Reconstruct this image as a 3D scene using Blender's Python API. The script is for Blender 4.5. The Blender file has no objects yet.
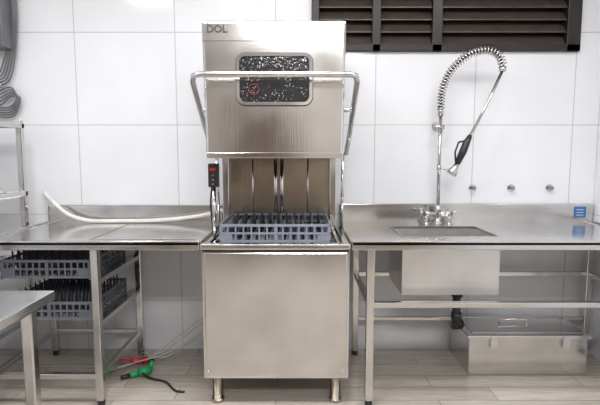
import bpy, bmesh, math, random
from mathutils import Vector, Matrix
random.seed(4)
S = bpy.context.scene
S.view_settings.view_transform = 'Standard'
COL = S.collection

# ------------------------------------------------------------ materials
def newmat(name):
    m = bpy.data.materials.new(name); m.use_nodes = True
    nt = m.node_tree; b = nt.nodes['Principled BSDF']
    return m, nt, b
def ramp(nt, src, stops):
    r = nt.nodes.new('ShaderNodeValToRGB')
    el = r.color_ramp.elements
    while len(el) < len(stops): el.new(0.5)
    for e, (p, c) in zip(el, stops):
        e.position = p; e.color = (c[0], c[1], c[2], 1)
    nt.links.new(src, r.inputs['Fac']); return r
def noise(nt, scale, detail=3, vec=(1,1,1), rough=0.5):
    tc = nt.nodes.new('ShaderNodeTexCoord'); mp = nt.nodes.new('ShaderNodeMapping')
    mp.inputs['Scale'].default_value = vec
    nt.links.new(tc.outputs['Object'], mp.inputs['Vector'])
    n = nt.nodes.new('ShaderNodeTexNoise'); n.inputs['Scale'].default_value = scale
    n.inputs['Detail'].default_value = detail; n.inputs['Roughness'].default_value = rough
    nt.links.new(mp.outputs['Vector'], n.inputs['Vector']); return n
def plain(name, col, rough=0.5, metal=0.0, var=0.12, scale=12, spec=None):
    m, nt, b = newmat(name)
    n = noise(nt, scale)
    lo = [c*(1-var) for c in col]; hi = [min(1, c*(1+var)) for c in col]
    r = ramp(nt, n.outputs['Fac'], [(0.3, lo), (0.7, hi)])
    nt.links.new(r.outputs['Color'], b.inputs['Base Color'])
    b.inputs['Roughness'].default_value = rough; b.inputs['Metallic'].default_value = metal
    if spec is not None: b.inputs['Specular IOR Level'].default_value = spec
    return m
def steel(name, col=(0.665,0.655,0.64), rough=0.13, vec=(160,160,1.5), smudge=0.10, bump=0.02, wav=0.24):
    m, nt, b = newmat(name)
    b.inputs['Metallic'].default_value = 1.0
    n = noise(nt, 1.0, 2, vec)
    n2 = noise(nt, 5.0, 4)
    r = ramp(nt, n2.outputs['Fac'], [(0.3, [c*(1-smudge) for c in col]), (0.7, [c*(1+smudge*0.6) for c in col])])
    nt.links.new(r.outputs['Color'], b.inputs['Base Color'])
    add = nt.nodes.new('ShaderNodeMath'); add.operation='MULTIPLY_ADD'
    nt.links.new(n.outputs['Fac'], add.inputs[0]); add.inputs[1].default_value = 0.09; add.inputs[2].default_value = rough-0.05
    add2 = nt.nodes.new('ShaderNodeMath'); add2.operation='MULTIPLY_ADD'
    nt.links.new(n2.outputs['Fac'], add2.inputs[0]); add2.inputs[1].default_value = 0.09
    nt.links.new(add.outputs[0], add2.inputs[2])
    nt.links.new(add2.outputs[0], b.inputs['Roughness'])
    bp = nt.nodes.new('ShaderNodeBump'); bp.inputs['Strength'].default_value = bump*4; bp.inputs['Distance'].default_value = 0.002
    nt.links.new(n.outputs['Fac'], bp.inputs['Height'])
    bp2 = nt.nodes.new('ShaderNodeBump'); bp2.inputs['Strength'].default_value = wav; bp2.inputs['Distance'].default_value = 0.03
    n3 = noise(nt, 2.2, 1)
    nt.links.new(n3.outputs['Fac'], bp2.inputs['Height']); nt.links.new(bp.outputs['Normal'], bp2.inputs['Normal'])
    nt.links.new(bp2.outputs['Normal'], b.inputs['Normal'])
    return m
def tiles(name, tw, th, offx, offz, c1, c2, grout, rough, axis='XZ', mortar=0.006, offset=0.0):
    m, nt, b = newmat(name)
    tc = nt.nodes.new('ShaderNodeTexCoord'); sx = nt.nodes.new('ShaderNodeSeparateXYZ'); cx = nt.nodes.new('ShaderNodeCombineXYZ')
    nt.links.new(tc.outputs['Object'], sx.inputs[0])
    a = {'X':0,'Y':1,'Z':2}
    nt.links.new(sx.outputs[a[axis[0]]], cx.inputs[0]); nt.links.new(sx.outputs[a[axis[1]]], cx.inputs[1])
    mp = nt.nodes.new('ShaderNodeMapping'); mp.inputs['Location'].default_value = (-offx, -offz, 0)
    nt.links.new(cx.outputs[0], mp.inputs['Vector'])
    br = nt.nodes.new('ShaderNodeTexBrick'); br.offset = offset; br.squash = 1.0
    br.inputs['Scale'].default_value = 1.0
    br.inputs['Brick Width'].default_value = tw; br.inputs['Row Height'].default_value = th
    br.inputs['Mortar Size'].default_value = mortar/2; br.inputs['Mortar Smooth'].default_value = 0.1
    br.inputs['Color1'].default_value = (*c1,1); br.inputs['Color2'].default_value = (*c2,1); br.inputs['Mortar'].default_value = (*grout,1)
    nt.links.new(mp.outputs[0], br.inputs['Vector'])
    n = noise(nt, 3.0, 4)
    r = ramp(nt, n.outputs['Fac'], [(0.3,(0.95,0.95,0.95)),(0.7,(1,1,1))])
    mx = nt.nodes.new('ShaderNodeMix'); mx.data_type='RGBA'; mx.blend_type='MULTIPLY'; mx.inputs[0].default_value=1
    nt.links.new(br.outputs['Color'], mx.inputs[6]); nt.links.new(r.outputs['Color'], mx.inputs[7])
    nt.links.new(mx.outputs[2], b.inputs['Base Color'])
    b.inputs['Roughness'].default_value = rough
    bp = nt.nodes.new('ShaderNodeBump'); bp.invert=True; bp.inputs['Strength'].default_value=0.4; bp.inputs['Distance'].default_value=0.0015
    nt.links.new(br.outputs['Fac'], bp.inputs['Height']); nt.links.new(bp.outputs['Normal'], b.inputs['Normal'])
    return m, nt, b, br, mx

WC1,WC2,WG=(0.78,0.79,0.825),(0.76,0.77,0.805),(0.50,0.50,0.52)
M_wall,_,_,_,_ = tiles('white_wall_tile',0.66,0.6,-1.48,1.55-0.6*5,WC1,WC2,WG,0.09)
M_wallS,_,_,_,_ = tiles('white_wall_tile_side',0.66,0.6,0,1.55-0.6*5,WC1,WC2,WG,0.09,axis='YZ')
M_floor,nt,b,br,mx = tiles('wood_look_floor_tile',0.9,0.15,0.2,0.05,(0.58,0.535,0.475),(0.46,0.42,0.37),(0.27,0.25,0.23),0.2,axis='XY',mortar=0.005,offset=0.37)
g = noise(nt, 4.0, 6, (1.2,14,1), 0.65)
gr = ramp(nt, g.outputs['Fac'], [(0.3,(0.74,0.72,0.70)),(0.62,(1.0,1.0,1.0)),(0.8,(1.13,1.12,1.1))])
mx2 = nt.nodes.new('ShaderNodeMix'); mx2.data_type='RGBA'; mx2.blend_type='MULTIPLY'; mx2.inputs[0].default_value=1
nt.links.new(mx.outputs[2], mx2.inputs[6]); nt.links.new(gr.outputs['Color'], mx2.inputs[7]); nt.links.new(mx2.outputs[2], b.inputs['Base Color'])

M_steel = steel('brushed_stainless')
M_steelH = steel('brushed_stainless_horizontal', vec=(1.5,160,160), rough=0.12)
M_top = steel('stainless_top', col=(0.70,0.70,0.71), vec=(1.5,120,120), rough=0.12, wav=0.15)
M_bowl = steel('stainless_bowl', col=(0.74,0.73,0.72), rough=0.34)
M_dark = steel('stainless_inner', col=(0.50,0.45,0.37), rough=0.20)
M_tube = steel('stainless_tube', col=(0.60,0.59,0.58), rough=0.16, bump=0.0)
M_chrome = plain('chrome',(0.75,0.75,0.76),0.10,1.0,0.03)
M_black = plain('black_plastic',(0.02,0.02,0.022),0.35)
M_seam = plain('dark_seam',(0.05,0.05,0.05),0.6)
M_frame = plain('dark_bronze_aluminium',(0.018,0.014,0.013),0.38,0.2)
M_slat = plain('bronze_louvre',(0.085,0.066,0.058),0.36,0.3,0.15)
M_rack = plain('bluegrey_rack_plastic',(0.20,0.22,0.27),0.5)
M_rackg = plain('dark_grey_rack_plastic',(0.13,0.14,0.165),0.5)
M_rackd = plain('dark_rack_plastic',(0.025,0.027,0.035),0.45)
M_hose = plain('white_hose',(0.75,0.74,0.70),0.35)
M_wire = plain('grey_wire',(0.50,0.49,0.47),0.4)
M_red = plain('red_plastic',(0.55,0.03,0.05),0.4)
M_dred = plain('dark_red_print',(0.22,0.03,0.035),0.4)
M_green = plain('green_plastic',(0.02,0.42,0.14),0.4)
M_blue = plain('blue_label',(0.03,0.13,0.33),0.4)
M_white = plain('white_label',(0.8,0.8,0.8),0.4)
M_pvc = plain('grey_pvc',(0.22,0.215,0.21),0.4)
M_core = plain('dark_hose_rubber',(0.06,0.06,0.065),0.5)
M_ceil = plain('white_ceiling_paint',(0.80,0.79,0.78),0.8)
M_beige = plain('beige_wall_paint',(0.52,0.485,0.445),0.6)
M_refl_dado = plain('brown_reflection_dado',(0.16,0.13,0.105),0.3)  # for the dado added to be mirrored in the stainless
M_grey = plain('grey_enclosure',(0.14,0.14,0.15),0.4)
M_refl_door = plain('brown_reflection_door',(0.10,0.06,0.04),0.5)  # for the unseen door added to be mirrored in the stainless
M_glass, nt, b = newmat('wet_black_window')
tc = nt.nodes.new('ShaderNodeTexCoord'); v = nt.nodes.new('ShaderNodeTexVoronoi'); v.inputs['Scale'].default_value = 80
nt.links.new(tc.outputs['Object'], v.inputs['Vector'])
r = ramp(nt, v.outputs['Distance'], [(0.17,(0.34,0.35,0.37)),(0.30,(0.022,0.022,0.024))])
n = noise(nt, 20, 2); r2 = ramp(nt, n.outputs['Fac'], [(0.43,(0,0,0)),(0.52,(1,1,1))])
mx = nt.nodes.new('ShaderNodeMix'); mx.data_type='RGBA'
nt.links.new(r2.outputs['Color'], mx.inputs[0]); mx.inputs[6].default_value=(0.022,0.022,0.024,1); nt.links.new(r.outputs['Color'], mx.inputs[7])
nt.links.new(mx.outputs[2], b.inputs['Base Color']); b.inputs['Roughness'].default_value=0.10
bp = nt.nodes.new('ShaderNodeBump'); bp.invert=True; bp.inputs['Strength'].default_value=0.3; bp.inputs['Distance'].default_value=0.003
nt.links.new(v.outputs['Distance'], bp.inputs['Height']); nt.links.new(bp.outputs['Normal'], b.inputs['Normal'])
M_em, nt, b = newmat('lamp_diffuser')
b.inputs['Base Color'].default_value=(1,1,1,1); b.inputs['Emission Color'].default_value=(1,0.98,0.97,1); b.inputs['Emission Strength'].default_value=6
M_led, nt, b = newmat('red_display')
b.inputs['Base Color'].default_value=(0.3,0.01,0.01,1); b.inputs['Emission Color'].default_value=(1,0.05,0.03,1); b.inputs['Emission Strength'].default_value=0.08

# ------------------------------------------------------------ helpers
def group(name, loc=(0,0,0)):
    e = bpy.data.objects.new(name, None); e.location = loc; e.empty_display_size = 0.1
    COL.objects.link(e); return e
def finish(name, bm, mat, parent=None, smooth=False, bevel=0.0, seg=2):
    me = bpy.data.meshes.new(name); bm.normal_update(); bm.to_mesh(me); bm.free()
    o = bpy.data.objects.new(name, me); COL.objects.link(o)
    for m in (mat if isinstance(mat,(list,tuple)) else [mat]): me.materials.append(m)
    if smooth:
        for p in me.polygons: p.use_smooth = True
    if bevel > 0:
        md = o.modifiers.new('bevel','BEVEL'); md.width = bevel; md.segments = seg; md.limit_method='ANGLE'
    if parent:
        o.parent = parent; o.matrix_parent_inverse = Matrix.Translation(parent.location).inverted()
    return o
def bm_box(bm, x0,x1,y0,y1,z0,z1, mi=0):
    vs = [bm.verts.new(p) for p in ((x0,y0,z0),(x1,y0,z0),(x1,y1,z0),(x0,y1,z0),(x0,y0,z1),(x1,y0,z1),(x1,y1,z1),(x0,y1,z1))]
    for f in ((3,2,1,0),(4,5,6,7),(0,1,5,4),(1,2,6,5),(2,3,7,6),(3,0,4,7)):
        fc = bm.faces.new([vs[i] for i in f]); fc.material_index = mi
def boxes(name, lst, mat, parent=None, bevel=0.0, seg=2):
    bm = bmesh.new()
    for l in lst: bm_box(bm, *l)
    return finish(name, bm, mat, parent, False, bevel, seg)
def box(name, x0,x1,y0,y1,z0,z1, mat, parent=None, bevel=0.0, seg=2):
    return boxes(name, [(x0,x1,y0,y1,z0,z1)], mat, parent, bevel, seg)
def catmull(pts, n=8):
    P = [Vector(p) for p in pts]
    P = [P[0]*2-P[1]] + P + [P[-1]*2-P[-2]]
    out = []
    for i in range(1, len(P)-2):
        for k in range(n):
            t = k/n; p0,p1,p2,p3 = P[i-1],P[i],P[i+1],P[i+2]
            out.append(0.5*((2*p1)+(p2-p0)*t+(2*p0-5*p1+4*p2-p3)*t*t+(3*p1-p0-3*p2+p3)*t**3))
    out.append(P[-2]); return out
def bm_tube(bm, pts, r, n=12, mi=0):
    pts = [Vector(p) for p in pts]; rings = []
    up = None
    for i, p in enumerate(pts):
        if i == 0: t = pts[1]-p
        elif i == len(pts)-1: t = p-pts[i-1]
        else: t = (pts[i+1]-p).normalized()+(p-pts[i-1]).normalized()
        t.normalize()
        if up is None:
            up = t.orthogonal().normalized()
        else:
            up = (up - t*up.dot(t)).normalized()
        s = t.cross(up); rr = r[i] if isinstance(r,(list,tuple)) else r
        rings.append([bm.verts.new(p+(up*math.cos(a)+s*math.sin(a))*rr) for a in [2*math.pi*k/n for k in range(n)]])
    for a, b_ in zip(rings, rings[1:]):
        for k in range(n):
            f = bm.faces.new((a[k],a[(k+1)%n],b_[(k+1)%n],b_[k])); f.smooth = True; f.material_index = mi
    f=bm.faces.new(list(reversed(rings[0]))); f.material_index=mi
    f=bm.faces.new(rings[-1]); f.material_index=mi
def tube(name, pts, r, mat, parent=None, n=12, smooth=False):
    bm = bmesh.new(); bm_tube(bm, catmull(pts) if smooth else pts, r, n); return finish(name, bm, mat, parent)
def tubes(name, lst, mat, parent=None, n=12):
    bm = bmesh.new()
    for pts, r in lst: bm_tube(bm, pts, r, n)
    return finish(name, bm, mat, parent)
def rrect(x0,x1,z0,z1,rad,n=6):
    out=[]
    for cx,cz,a0 in ((x1-rad,z1-rad,0),(x0+rad,z1-rad,90),(x0+rad,z0+rad,180),(x1-rad,z0+rad,270)):
        for k in range(n+1):
            a=math.radians(a0+90*k/n); out.append((cx+rad*math.cos(a),cz+rad*math.sin(a)))
    return out

# ------------------------------------------------------------ room
XL,XR,YF,ZC = -2.35,1.99,-5.6,2.95
box('floor',XL-.1,XR+.1,YF-.1,.1,-.1,0,M_floor)
box('ceiling',XL-.1,XR+.1,YF-.1,.1,ZC,ZC+.1,M_ceil)
WX0,WX1,WZ0,WZ1=.075,1.825,2.025,2.62
boxes('wall_back',[(XL-.1,WX0,0,.1,0,ZC),(WX1,XR+.1,0,.1,0,ZC),(WX0,WX1,0,.1,0,WZ0),(WX0,WX1,0,.1,WZ1,ZC)],M_wall)
box('wall_left',XL-.1,XL,YF,0,0,ZC,M_wallS)
box('wall_right',XR,XR+.1,YF,0,0,ZC,M_wallS)
box('wall_front',XL,XR,YF-.1,YF,0,ZC,M_beige)
boxes('added_reflection_dado',[(XL,-1.12,YF,YF+.012,0,1.1),(-.08,XR,YF,YF+.012,0,1.1)],M_refl_dado)  # unseen dark band, added on the front wall to vary the steel reflections
d=group('added_reflection_door',(-.6,YF,0))  # unseen door, added behind the camera for the steel to reflect
box('leaf',-1.05,-.15,YF,YF+.04,0,2.05,M_refl_door,d,.004)
boxes('frame',[(-1.12,-1.05,YF,YF+.06,0,2.12),(-.15,-.08,YF,YF+.06,0,2.12),(-1.05,-.15,YF,YF+.06,2.05,2.12)],M_frame,d)

w=group('window_1',(.98,0,WZ0))
fr=[(WX0,WX1,-.03,.06,WZ0,WZ0+.045),(WX0,WX1,-.03,.06,WZ1-.045,WZ1),(WX0,WX0+.05,-.03,.06,WZ0,WZ1),(WX1-.09,WX1,-.03,.06,WZ0,WZ1),
    (.47,.525,-.03,.06,WZ0,WZ1),(.86,.925,-.03,.06,WZ0,WZ1)]
boxes('frame',fr,M_frame,w,.004)
bm=bmesh.new()
for (a,c) in ((WX0+.05,.47),(.525,.86),(.925,WX1-.09)):
    z=WZ0+.075
    while z<WZ1-.05:
        y0,y1=-.012,.045
        t=.006
        P=[(y0,z-.032),(y1,z+.036),(y1,z+.036+t),(y0,z-.032+t)]
        A=[bm.verts.new((a,p[0],p[1])) for p in P]; B=[bm.verts.new((c,p[0],p[1])) for p in P]
        for k in range(4): bm.faces.new((A[k],A[(k+1)%4],B[(k+1)%4],B[k]))
        bm.faces.new(A[::-1]); bm.faces.new(B)
        z+=.078
bmesh.ops.recalc_face_normals(bm,faces=bm.faces)
finish('louvre_slats',bm,M_slat,w)
box('dark_backing',WX0,WX1,.075,.08,WZ0,WZ1,M_frame,w)  # opaque dark sheet closing the opening behind the slats

# ------------------------------------------------------------ ceiling lamps
def lamp(x,y,lx,ly,p):
    g=group('ceiling_light_panel',(x,y,ZC))
    boxes('housing',[(x-lx/2-.02,x-lx/2,y-ly/2-.02,y+ly/2+.02,ZC-.05,ZC),(x+lx/2,x+lx/2+.02,y-ly/2-.02,y+ly/2+.02,ZC-.05,ZC),
                     (x-lx/2,x+lx/2,y-ly/2-.02,y-ly/2,ZC-.05,ZC),(x-lx/2,x+lx/2,y+ly/2,y+ly/2+.02,ZC-.05,ZC)],M_white,g)
    box('diffuser',x-lx/2,x+lx/2,y-ly/2,y+ly/2,ZC-.035,ZC-.02,M_em,g)
    L=bpy.data.lights.new('panel_light','AREA'); L.shape='RECTANGLE'; L.size=lx; L.size_y=ly; L.energy=p; L.color=(1,.99,.985)
    o=bpy.data.objects.new('panel_light',L); COL.objects.link(o); o.location=(x,y,ZC-.06); o.parent=g; o.matrix_parent_inverse=Matrix.Translation(g.location).inverted()
lamp(-.64,-2.05,.14,.2,7)
lamp(-.3,-1.5,1.3,.3,24)
lamp(-1.5,-1.55,.35,.6,13)
lamp(1.1,-1.55,1.0,.3,20)
lamp(.2,-3.9,1.5,.4,74)

# ------------------------------------------------------------ hood dishwasher
D=group('hood_type_dishwasher',(-.128,-.42,0))
bx0,bx1=-.515,.26; by0,by1=-.755,-.10
bm=bmesh.new(); t=.03
bm_box(bm,bx0,bx1,by0,by1,.155,.80)
for l in ((bx0,bx1,by0,by0+t,.80,.885),(bx0,bx1,by1-t,by1,.80,.885),(bx0,bx0+t,by0+t,by1-t,.80,.885),(bx1-t,bx1,by0+t,by1-t,.80,.885)): bm_box(bm,*l)
finish('cabinet',bm,M_steel,D)
box('front_panel',bx0+.012,bx1-.012,by0-.012,by0,.165,.845,M_steel,D,.006)
box('counter_lip',bx0-.004,bx1+.004,by0-.03,by0+.02,.862,.893,M_steelH,D,.008,3)
box('panel_shadow_gap',bx0+.004,bx1-.004,by0-.004,by0-.0005,.846,.861,M_seam,D)
boxes('rack_rails',[(-.47,-.455,by0+.03,by1-.03,.84,.884),(.20,.215,by0+.03,by1-.03,.84,.884)],M_steel,D)
bm=bmesh.new()
for x in (-.452,.195):
    for y in (-.70,-.17):
        bm_tube(bm,[(x,y,0),(x,y,.02),(x,y,.021),(x,y,.155)],[.034,.034,.027,.030],20)
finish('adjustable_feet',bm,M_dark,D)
for i,(x,z) in enumerate(((-.49,.20),(.235,.20))):
    tube(f'panel_screw_{i+1}',[(x,by0-.016,z),(x,by0-.010,z)],.006,M_chrome,D,10)
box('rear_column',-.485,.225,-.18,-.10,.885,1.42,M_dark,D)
boxes('rear_posts',[(-.485,-.445,-.24,-.18,.885,1.42),(.185,.225,-.24,-.18,.885,1.42)],M_steel,D,.004)
tubes('wash_pipes',[([(-.155,-.205,.885),(-.155,-.205,1.42)],.011),([(-.115,-.205,.885),(-.115,-.205,1.42)],.011),
   ([(-.30,-.19,.885),(-.30,-.19,1.42)],.005),([(.05,-.19,.885),(.05,-.19,1.42)],.005)],M_chrome,D)
tubes('wash_arm',[([(-.36,-.45,.85),(.10,-.45,.85)],.012)],M_chrome,D)
hx0,hx1,hy0,hy1,hz0,hz1=-.500,.236,-.725,-.12,1.335,2.030
bm=bmesh.new()
def taper_box(bm,x0,x1,y0,y1,z0,z1,dx=0.012):
    vs=[bm.verts.new(p) for p in ((x0+dx,y0,z0),(x1-dx,y0,z0),(x1-dx,y1,z0),(x0+dx,y1,z0),(x0,y0,z1),(x1,y0,z1),(x1,y1,z1),(x0,y1,z1))]
    for f in ((4,5,6,7),(0,1,5,4),(1,2,6,5),(2,3,7,6),(3,0,4,7)): bm.faces.new([vs[i] for i in f])
taper_box(bm,hx0,hx1,hy0,hy1,hz0,hz1)
ho=finish('hood_shell',bm,M_steel,D)
md=ho.modifiers.new('b','BEVEL'); md.width=.014; md.segments=3; md.limit_method='ANGLE'
md=ho.modifiers.new('s','SOLIDIFY'); md.thickness=.012; md.offset=-1
box('hood_bottom_trim',hx0+.014,hx1-.014,hy0-.006,hy0+.0,hz0,hz0+.03,M_steelH,D,.003)
box('hood_top_seam',hx0+.006,hx1-.006,hy0-.0012,hy0+.001,1.926,1.9285,M_seam,D)
def ring(name,o,i,yf,yb,mat):
    bm=bmesh.new(); n=len(o)
    OF=[bm.verts.new((x,yf,z)) for x,z in o]; IF=[bm.verts.new((x,yf,z)) for x,z in i]
    OB=[bm.verts.new((x,yb,z)) for x,z in o]; IB=[bm.verts.new((x,yb,z)) for x,z in i]
    for k in range(n):
        j=(k+1)%n
        bm.faces.new((OF[k],OF[j],IF[j],IF[k])); bm.faces.new((OF[k],OB[k],OB[j],OF[j])); bm.faces.new((IF[k],IF[j],IB[j],IB[k]))
    bmesh.ops.recalc_face_normals(bm,faces=bm.faces)
    return finish(name,bm,mat,D)
wx0,wx1,wz0,wz1=-.324,.064,1.605,1.866
ring('window_bezel',rrect(wx0,wx1,wz0,wz1,.045),rrect(wx0+.016,wx1-.016,wz0+.016,wz1-.016,.031),hy0-.016,hy0+.001,M_chrome)
ring('window_gasket',rrect(wx0-.004,wx1+.004,wz0-.004,wz1+.004,.049),rrect(wx0,wx1,wz0,wz1,.045),hy0-.004,hy0+.001,M_seam)
bm=bmesh.new(); bm.faces.new([bm.verts.new((x,hy0-.008,z)) for x,z in rrect(wx0+.013,wx1-.013,wz0+.013,wz1-.013,.03)]); bmesh.ops.recalc_face_normals(bm,faces=bm.faces)
finish('window_glass',bm,M_glass,D)
bm=bmesh.new(); c=Vector((-.235,hy0-.011,1.685))
bm_tube(bm,[c+Vector((.026*math.cos(a),0,.026*math.sin(a))) for a in [2*math.pi*k/24 for k in range(24)]+[2*math.pi*.999]],.002,6)
bm_tube(bm,[c+Vector((-.014,0,-.014)),c+Vector((.014,0,.014))],.002,6)
finish('sticker_ring',bm,M_dred,D)
fc=bpy.data.curves.new('maker_badge','FONT'); fc.body='DOL'; fc.size=.05; fc.extrude=.0008; fc.space_character=1.02; fc.offset=.0016
fo=bpy.data.objects.new('maker_badge',fc); COL.objects.link(fo); fo.rotation_euler=(math.radians(90),0,0); fo.location=(-.474,hy0-.002,1.970)
fc.materials.append(M_seam); fo.parent=D; fo.matrix_parent_inverse=Matrix.Translation(D.location).inverted()
hl,hr=-.535,.285; zb=1.745; yb=-.825
P=[(hl,-.26,1.36),(hl,-.45,1.47),(hl,-.68,1.635),(hl,-.79,zb-.03),(hl+.012,yb+.006,zb-.006),(hl+.04,yb,zb),(hr-.04,yb,zb),(hr-.012,yb+.006,zb-.006),(hr,-.79,zb-.03),(hr,-.68,1.635),(hr,-.45,1.47),(hr,-.26,1.36)]
tube('lift_handle',P,.0145,M_tube,D,16)
tubes('handle_bosses',[([(hl,-.62,1.592),(hx0+.012,-.62,1.592)],.014),([(hr,-.62,1.592),(hx1-.012,-.62,1.592)],.014)],M_chrome,D)
tubes('link_arms',[([(hl+.02,-.26,1.36),(hl+.02,-.20,.87)],.010),([(hr-.02,-.26,1.36),(hr-.02,-.20,.87)],.010)],M_steel,D)
boxes('link_brackets',[(hl+.005,bx0+.01,-.24,-.16,.80,.885),(bx1-.01,hr-.005,-.24,-.16,.80,.885)],M_steel,D)
box('control_box',-.505,-.448,-.60,-.555,1.175,1.305,M_black,D,.006,3)
box('control_display',-.494,-.462,-.6025,-.5995,1.265,1.282,M_led,D)
for i in range(3):
    tube(f'button_{i+1}',[(-.478,-.605,1.24-.024*i),(-.478,-.599,1.24-.024*i)],.005,[M_red,M_pvc,M_pvc][i],D,12)
tube('control_conduit',[(-.478,-.575,.885),(-.478,-.575,1.18)],.011,M_steel,D)
tube('control_cable',[(-.49,-.57,1.18),(-.50,-.56,1.08),(-.495,-.55,.97),(-.49,-.54,.885)],.005,M_black,D,8,True)

# ------------------------------------------------------------ dish racks
def dish_rack(x0,x1,y0,y1,z0,h=.10,frame=M_rack,pegm=M_rackd,peg=.075):
    g=group('dish_rack',((x0+x1)/2,(y0+y1)/2,z0)); L=[]; t=.008
    for z,hh in ((z0,.014),(z0+h*.45,.01),(z0+h-.014,.014)):
        L+= [(x0,x1,y0,y0+t,z,z+hh),(x0,x1,y1-t,y1,z,z+hh),(x0,x0+t,y0+t,y1-t,z,z+hh),(x1-t,x1,y0+t,y1-t,z,z+hh)]
    n=14
    for i in range(n+1):
        x=x0+(x1-x0-t)*i/n; y=y0+(y1-y0-t)*i/n; wd=t*(1.0 if i%7 else 2.2)
        x=min(x,x1-wd); y=min(y,y1-wd)
        L+=[(x,x+wd,y0+.001,y0+t-.001,z0,z0+h-.002),(x,x+wd,y1-t+.001,y1-.001,z0,z0+h-.002),(x0+.001,x0+t-.001,y,y+wd,z0,z0+h-.002),(x1-t+.001,x1-.001,y,y+wd,z0,z0+h-.002)]
    L+=[(x0,x0+.07,y0+.002,y0+t-.002,z0,z0+h*.5),(x1-.07,x1,y0+.002,y0+t-.002,z0,z0+h*.5)]
    boxes('crate_walls',L,frame,g)
    B=[]
    for i in range(1,10):
        x=x0+(x1-x0)*i/10; y=y0+(y1-y0)*i/10
        B+=[(x-.003,x+.003,y0+t,y1-t,z0+.003,z0+.009),(x0+t,x1-t,y-.003,y+.003,z0+.002,z0+.008)]
    boxes('base_grid',B,frame,g)
    Pg=[]
    for i in range(1,12):
        for j in range(1,10):
            x=x0+(x1-x0)*i/12; y=y0+(y1-y0)*j/10
            Pg.append(([(x,y,z0+.006),(x,y,z0+h*.6),(x,y,z0+peg)],[.009,.008,.004]))
    tubes('pegs',Pg,pegm,g,6)
    return g
dish_rack(-.432,.165,-.70,-.215,.885,.100,M_rack,M_rackd,.110)
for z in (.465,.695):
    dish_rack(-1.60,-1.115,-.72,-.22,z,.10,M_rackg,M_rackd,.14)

# ------------------------------------------------------------ left table
T=group('stainless_landing_table',(-1.1,-.4,0))
tx0,tx1=-1.70,-.522; ty0=-.785; zt=.90
boxes('top',[(tx0,tx1,ty0,-.03,zt-.012,zt)],M_top,T)
boxes('raised_rim',[(tx0,tx1,ty0,ty0+.022,zt-.04,zt+.010),(tx0,tx0+.018,ty0+.022,-.03,zt-.05,zt+.010),(tx0,tx1,-.03,-.005,zt-.05,zt+.115)],M_steelH,T,.005,3)
boxes('pressed_panel_edge',[(-1.13,-.56,-.70,-.692,zt,zt+.004),(-1.13,-.56,-.16,-.152,zt,zt+.004),(-1.13,-1.122,-.692,-.16,zt,zt+.004)],M_steel,T)
lg=[]
for x in (-1.66,-1.08):
    for y in (-.745,-.09):
        lg.append((x-.021,x+.021,y-.021,y+.021,.03,zt-.012))
boxes('legs',lg,M_steel,T,.006)
tubes('feet',[([(x,y,0),(x,y,.035)],.02) for x in (-1.66,-1.08) for y in (-.745,-.09)],M_black,T)
ra=[]
for z in (.165,):
    ra+=[(-1.64,-1.10,-.76,-.73,z-.015,z+.015),(-1.64,-1.10,-.105,-.075,z-.015,z+.015)]
for x in (-1.66,-1.08):
    ra+=[(x-.015,x+.015,-.725,-.11,.15,.18)]
    for z in (.435,.665): ra+=[(x-.013,x+.013,-.725,-.11,z-.0,z+.025)]
boxes('rails',ra,M_steel,T,.004)
run=[]
for z in (.46,.69):
    run+=[(-1.125,-1.066,-.725,-.11,z,z+.004),(-1.67,-1.59,-.725,-.11,z,z+.004)]
boxes('rack_runners',run,M_steel,T)

# ------------------------------------------------------------ right sink table
K=group('stainless_sink_table',(1.1,-.4,0))
kx0,kx1=.268,1.975
sx0,sx1,sy0,sy1=.575,1.10,-.61,-.245; sb=.575
boxes('top',[(kx0,sx0,ty0,-.03,zt-.012,zt),(sx1,kx1,ty0,-.03,zt-.012,zt),(sx0,sx1,ty0,sy0,zt-.012,zt),(sx0,sx1,sy1,-.03,zt-.012,zt)],M_top,K)
boxes('raised_rim',[(kx0,kx1,ty0,ty0+.022,zt-.04,zt+.010),(kx1-.018,kx1,ty0+.022,-.03,zt-.05,zt+.010),(kx0,kx1,-.03,-.005,zt-.05,zt+.125)],M_steelH,K,.005,3)
boxes('sink_bowl',[(sx0-.008,sx0,sy0-.008,sy1+.008,sb,zt-.012),(sx1,sx1+.008,sy0-.008,sy1+.008,sb,zt-.012),(sx0,sx1,sy0-.008,sy0,sb,zt-.012),(sx0,sx1,sy1,sy1+.008,sb,zt-.012),(sx0,sx1,sy0,sy1,sb,sb+.008)],M_bowl,K)
boxes('sink_edge',[(sx0-.012,sx0,sy0-.012,sy1+.012,zt,zt+.004),(sx1,sx1+.012,sy0-.012,sy1+.012,zt,zt+.004),(sx0,sx1,sy0-.012,sy0,zt,zt+.004),(sx0,sx1,sy1,sy1+.012,zt,zt+.004)],M_steelH,K)
tube('sink_drain',[(.95,-.40,sb+.008),(.95,-.40,sb+.012)],.045,M_chrome,K,20)
lg=[];ft=[]
for x in (.372,1.93):
    for y in (-.745,-.09):
        lg.append((x-.021,x+.021,y-.021,y+.021,.03,zt-.012)); ft.append(([(x,y,0),(x,y,.035)],.02))
boxes('legs',lg,M_steel,K,.006); tubes('feet',ft,M_black,K)
ra=[(.39,1.91,-.76,-.73,.545,.575),(.39,1.91,-.105,-.075,.545,.575),(.39,1.91,-.105,-.075,.24,.265)]
for x in (.372,1.93): ra.append((x-.015,x+.015,-.725,-.11,.545,.575))
boxes('rails',ra,M_steel,K,.004)
box('information_sticker',1.845,1.925,-.0325,-.0301,.93,1.005,M_blue,K)
boxes('sticker_print',[(1.860,1.910,-.0332,-.0325,.983-.018*i,.986-.018*i) for i in range(3)],M_white,K)

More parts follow.
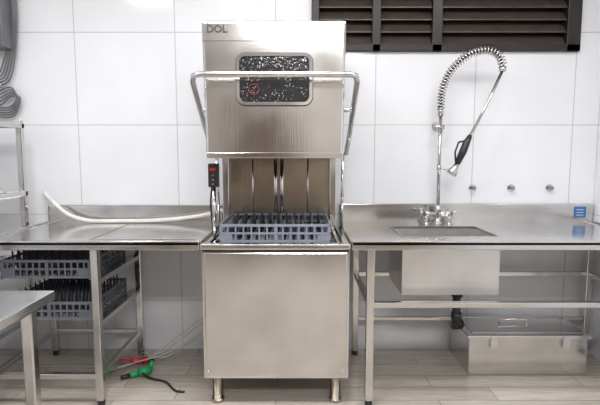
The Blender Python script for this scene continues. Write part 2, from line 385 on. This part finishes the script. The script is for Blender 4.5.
# drain pipe
dp=group('drain_pipe',(.95,-.3,.3))
tube('waste_pipe',[(.95,-.40,.575),(.95,-.40,.40),(.95,-.39,.33),(.955,-.36,.30),(.965,-.30,.29),(1.02,-.28,.285)],.024,M_black,dp,14)
tubes('collars',[([(.95,-.40,.50),(.95,-.40,.565)],.034),([(.985,-.295,.288),(1.02,-.28,.285)],.034),([(.95,-.40,.36),(.95,-.40,.40)],.031)],M_black,dp,16)

# grease trap
G=group('grease_trap_box',(1.38,-.21,0))
gx0,gx1,gy0,gy1=1.035,1.76,-.40,-.035
box('tank',gx0,gx1,gy0,gy1,0,.235,M_steelH,G,.004)
box('lid',gx0-.015,gx1+.015,gy0-.015,gy1+.01,.235,.257,M_top,G,.004)
box('lid_recess',gx0+.03,gx1-.03,gy0+.03,gy1-.03,.2572,.262,M_steelH,G,.002)
boxes('latches',[(x-.02,x+.02,gy0-.024,gy0-.001,.18,.25) for x in (1.18,1.62)],M_chrome,G,.003)
tubes('lid_handle',[([(1.30,-.2,.26),(1.30,-.2,.285),(1.48,-.2,.285),(1.48,-.2,.26)],.006)],M_chrome,G)

# ------------------------------------------------------------ pre-rinse faucet
F=group('pre_rinse_faucet',(.907,-.10,.9)); fx=.907; fy=-.10
bm=bmesh.new()
bm_tube(bm,[(fx,fy,.90),(fx,fy,.912),(fx,fy,.915),(fx,fy,.95),(fx,fy,1.0),(fx,fy,1.03)],[.034,.034,.02,.024,.024,.014],18)
bm_tube(bm,[(fx-.085,fy,.965),(fx-.06,fy,.965),(fx-.05,fy,.965),(fx+.05,fy,.965),(fx+.06,fy,.965),(fx+.085,fy,.965)],[.018,.022,.016,.016,.022,.018],16)
for s in (-1,1):
    bm_tube(bm,[(fx+s*.075,fy,.91),(fx+s*.075,fy,.96)],.013,12)
    bm_tube(bm,[(fx+s*.09,fy,.965),(fx+s*.12,fy-.02,.985)],[.011,.006],10)
    bm_tube(bm,[(fx+s*.075,fy,.90),(fx+s*.075,fy,.91)],.026,14)
bm_tube(bm,catmull([(fx,fy-.02,.985),(fx,fy-.10,1.0),(fx,fy-.18,.985),(fx,fy-.19,.955)]),.010,10)
finish('mixer_body',bm,M_tube,F)
tube('riser_pipe',[(fx,fy,1.02),(fx,fy,1.62)],.0115,M_tube,F,14)
tubes('riser_collars',[([(fx,fy,1.60),(fx,fy,1.66)],.019),([(fx,fy,1.50),(fx,fy,1.54)],.018),([(fx,fy,1.54),(fx,-.004,1.54)],.008),([(fx,-.014,1.54),(fx,-.003,1.54)],.028),
  ([(fx-.045,fy-.012,1.53),(fx+.02,fy-.012,1.53)],.015),([(fx,fy,1.255),(fx,fy,1.285)],.015)],M_tube,F)
tubes('gun_hook',[([(fx,fy,1.27),(fx+.05,fy-.04,1.25),(fx+.07,fy-.06,1.26)],.005)],M_chrome,F,8)
arc=[(fx,fy,1.64),(fx+.003,fy-.01,1.76),(fx+.045,fy-.03,1.875),(fx+.135,fy-.06,1.965),(fx+.23,fy-.09,1.995),(fx+.305,fy-.12,1.965),(fx+.335,fy-.13,1.89)]
pa=catmull(arc,16)
tube('hose_core',pa,.010,M_core,F,10)
acc=[0]
for i in range(1,len(pa)): acc.append(acc[-1]+(pa[i]-pa[i-1]).length)
Ltot=acc[-1]; turns=34; seg=14; hp=[]
def at(s):
    for i in range(1,len(acc)):
        if s<=acc[i]+1e-9:
            u=(s-acc[i-1])/(acc[i]-acc[i-1]); return pa[i-1].lerp(pa[i],u),(pa[i]-pa[i-1]).normalized()
    return pa[-1],(pa[-1]-pa[-2]).normalized()
nrm=Vector((.25,.95,0)).normalized()
for k in range(turns*seg+1):
    s=Ltot*k/(turns*seg); p,tg=at(s); u=(nrm-tg*nrm.dot(tg)).normalized(); vv=tg.cross(u); a=2*math.pi*k/seg
    hp.append(p+(u*math.cos(a)+vv*math.sin(a))*.023)
tube('spring',hp,.0046,M_tube,F,6)
e=Vector(arc[-1]); gp=Vector((1.035,-.235,1.43))
tubes('flex_hose',[([e,e+Vector((-.004,0,-.03))],.021),([e+Vector((-.004,0,-.03)),e.lerp(gp,.5)+Vector((.008,0,-.01)),gp],.0095)],M_tube,F)
bm=bmesh.new()
q1=gp+Vector((-.02,0,-.055)); q2=gp+Vector((-.055,-.005,-.13)); q3=gp+Vector((-.07,-.01,-.155))
bm_tube(bm,[gp+Vector((.02,0,.04)),gp,q1,q2],[.014,.022,.024,.018],14,0)
bm_tube(bm,[q2,q3,q3+Vector((-.02,-.005,-.03)),q3+Vector((-.028,-.006,-.042))],[.016,.020,.034,.032],16,1)
bm_tube(bm,[gp+Vector((-.05,0,.0)),gp+Vector((-.07,0,-.06)),q2+Vector((-.012,0,.01))],.006,8,0)
bm_tube(bm,[gp+Vector((.0,0,.01)),gp+Vector((-.05,0,.0))],.006,8,0)
finish('spray_gun',bm,[M_black,M_tube],F)

for x in (1.165,1.425,1.685):
    g=group('wall_water_outlet',(x,0,1.13))
    tubes('flange',[([(x,-.006,1.13),(x,-.0005,1.13)],.025)],M_chrome,g,18)
    tubes('plug',[([(x,-.04,1.13),(x,-.005,1.13)],.014)],M_pvc,g,6)

# ------------------------------------------------------------ hoses, wires
tube('white_supply_hose',[(-.50,-.10,.99),(-.56,-.10,.975),(-.70,-.09,.945),(-.95,-.08,.92),(-1.20,-.08,.916),(-1.40,-.09,.92),(-1.53,-.09,.96),(-1.62,-.08,1.03),(-1.69,-.05,1.08),(-1.72,-.02,1.10)],.0125,M_hose,None,12,True)
g=group('power_cables',(-.8,-.35,0))
for i,(dx,dy,x2,y2) in enumerate(((0,0,-1.38,-.30),(.01,.03,-1.25,-.22),(.02,-.04,-1.5,-.40),(.0,.06,-1.1,-.18))):
    tube(f'wire_{i+1}',[(-.52,-.25+dy,.36+dx),(-.60,-.25+dy,.33-.03*i),(-.72,-.27+dy,.24-i*.035),(-.88,-.28,.12-.02*i),(-1.02,(-.28+y2)/2,.035+.012*i),((x2-1.05)/2,y2,.008),(x2,y2,.006)],.0045,M_wire,g,8,True)
tube('black_lead',[(-.98,-.42,.03),(-.90,-.46,.010),(-.80,-.50,.007),(-.72,-.60,.007),(-.66,-.62,.007)],.007,M_black,g,8,True)
tubes('green_plug_body',[([(-1.03,-.45,.024),(-.985,-.42,.026)],.016),([(-.985,-.42,.026),(-.93,-.38,.03)],.024),([(-.93,-.38,.03),(-.92,-.36,.075)],.012)],M_green,g,14)
tubes('red_plug_body',[([(-1.06,-.34,.065),(-1.0,-.29,.045)],.020),([(-1.00,-.29,.045),(-.98,-.275,.04)],.026),([(-1.15,-.37,.085),(-1.06,-.34,.065)],.009)],M_red,g,14)
tubes('black_plug_tip',[([(-1.075,-.48,.022),(-1.03,-.45,.024)],.013),([(-.98,-.275,.04),(-.95,-.25,.03)],.014)],M_black,g,12)

# ------------------------------------------------------------ left shelving rack
R=group('steel_shelving_rack',(-2.0,-.7,0))
rx0,rx1,ry0,ry1=-2.28,-1.76,-1.25,-.14
boxes('posts',[(x-.018,x+.018,y-.018,y+.018,0,1.57) for x in (rx0+.02,rx1-.02) for y in (ry0+.02,ry1-.02)],M_steel,R,.005)
sh=[]
for z in (.30,.70,1.12,1.55):
    sh+=[(rx0,rx1,ry0,ry0+.03,z-.03,z),(rx0,rx1,ry1-.03,ry1,z-.03,z),(rx0,rx0+.03,ry0,ry1,z-.03,z),(rx1-.03,rx1,ry0,ry1,z-.03,z)]
    for i in range(1,8):
        x=rx0+(rx1-rx0)*i/8; sh.append((x-.012,x+.012,ry0+.03,ry1-.03,z-.02,z-.004))
boxes('shelves',sh,M_steel,R,.003)

# ------------------------------------------------------------ foreground prep table
Q=group('stainless_prep_table',(-1.5,-1.75,0))
qx0,qx1,qy0,qy1,qz=-2.0,-1.005,-2.25,-1.30,.80
box('top',qx0,qx1,qy0,qy1,qz-.04,qz,M_top,Q,.006,3)
lg=[];ft=[]
for x in (qx0+.1,qx1-.075):
    for y in (qy0+.07,qy1-.07):
        lg.append((x-.022,x+.022,y-.022,y+.022,.03,qz-.04)); ft.append(([(x,y,0),(x,y,.035)],.02))
boxes('legs',lg,M_steel,Q,.006); tubes('feet',ft,M_black,Q)
boxes('rails',[(qx0+.12,qx1-.10,qy0+.055,qy0+.085,.2,.23),(qx0+.12,qx1-.10,qy1-.085,qy1-.055,.2,.23),(qx0+.085,qx0+.115,qy0+.09,qy1-.09,.2,.23),(qx1-.09,qx1-.06,qy0+.09,qy1-.09,.2,.23)],M_steel,Q,.004)

# ------------------------------------------------------------ wall cabinet + loose cable bundle, top left
E=group('electrical_enclosure',(-2.05,-.08,2.3))
box('case',-2.20,-1.865,-.14,-.003,2.03,2.62,M_grey,E,.008)
box('door',-2.19,-1.875,-.152,-.14,2.04,2.61,M_grey,E,.005)
tubes('door_latch',[([(-1.90,-.165,2.3),(-1.90,-.150,2.3)],.012)],M_chrome,E,12)
C=group('hanging_cable_bundle',(-1.9,-.04,1.8))
bm=bmesh.new()
for i in range(5):
    o=.014*i
    bm_tube(bm,catmull([(-1.83-o*.3,-.03-o*.4,2.42),(-1.835-o*.5,-.03,2.2),(-1.86-o,-.03-o*.3,1.98),(-1.90-o,-.035,1.84+o),(-1.97,-.035-o*.3,1.80+o),
       (-2.05+o,-.03,1.75),(-2.02,-.04,1.68-o),(-1.92+o*.5,-.035,1.66-o),(-1.86+o*.4,-.035,1.72),(-1.89,-.04,1.79-o),(-1.98,-.045,1.76-o*1.5),(-2.10,-.04,1.70+o)],6),.0055,7)
finish('cables',bm,M_grey,C)
tube('hanging_hook',[(-1.95,-.002,1.79),(-1.95,-.055,1.79),(-1.95,-.06,1.82)],.006,M_steel,C,8)

# ------------------------------------------------------------ world + camera
W=bpy.data.worlds.new('world'); S.world=W; W.use_nodes=True
W.node_tree.nodes['Background'].inputs[0].default_value=(.6,.65,.7,1); W.node_tree.nodes['Background'].inputs[1].default_value=.3
cd=bpy.data.cameras.new('camera'); cd.sensor_width=36; cd.lens=474/600*36; cd.clip_start=.02
co=bpy.data.objects.new('camera',cd); COL.objects.link(co); co.location=(0,-3.2,1.355); co.rotation_euler=(math.radians(90-5.8),0,0)
S.camera=co
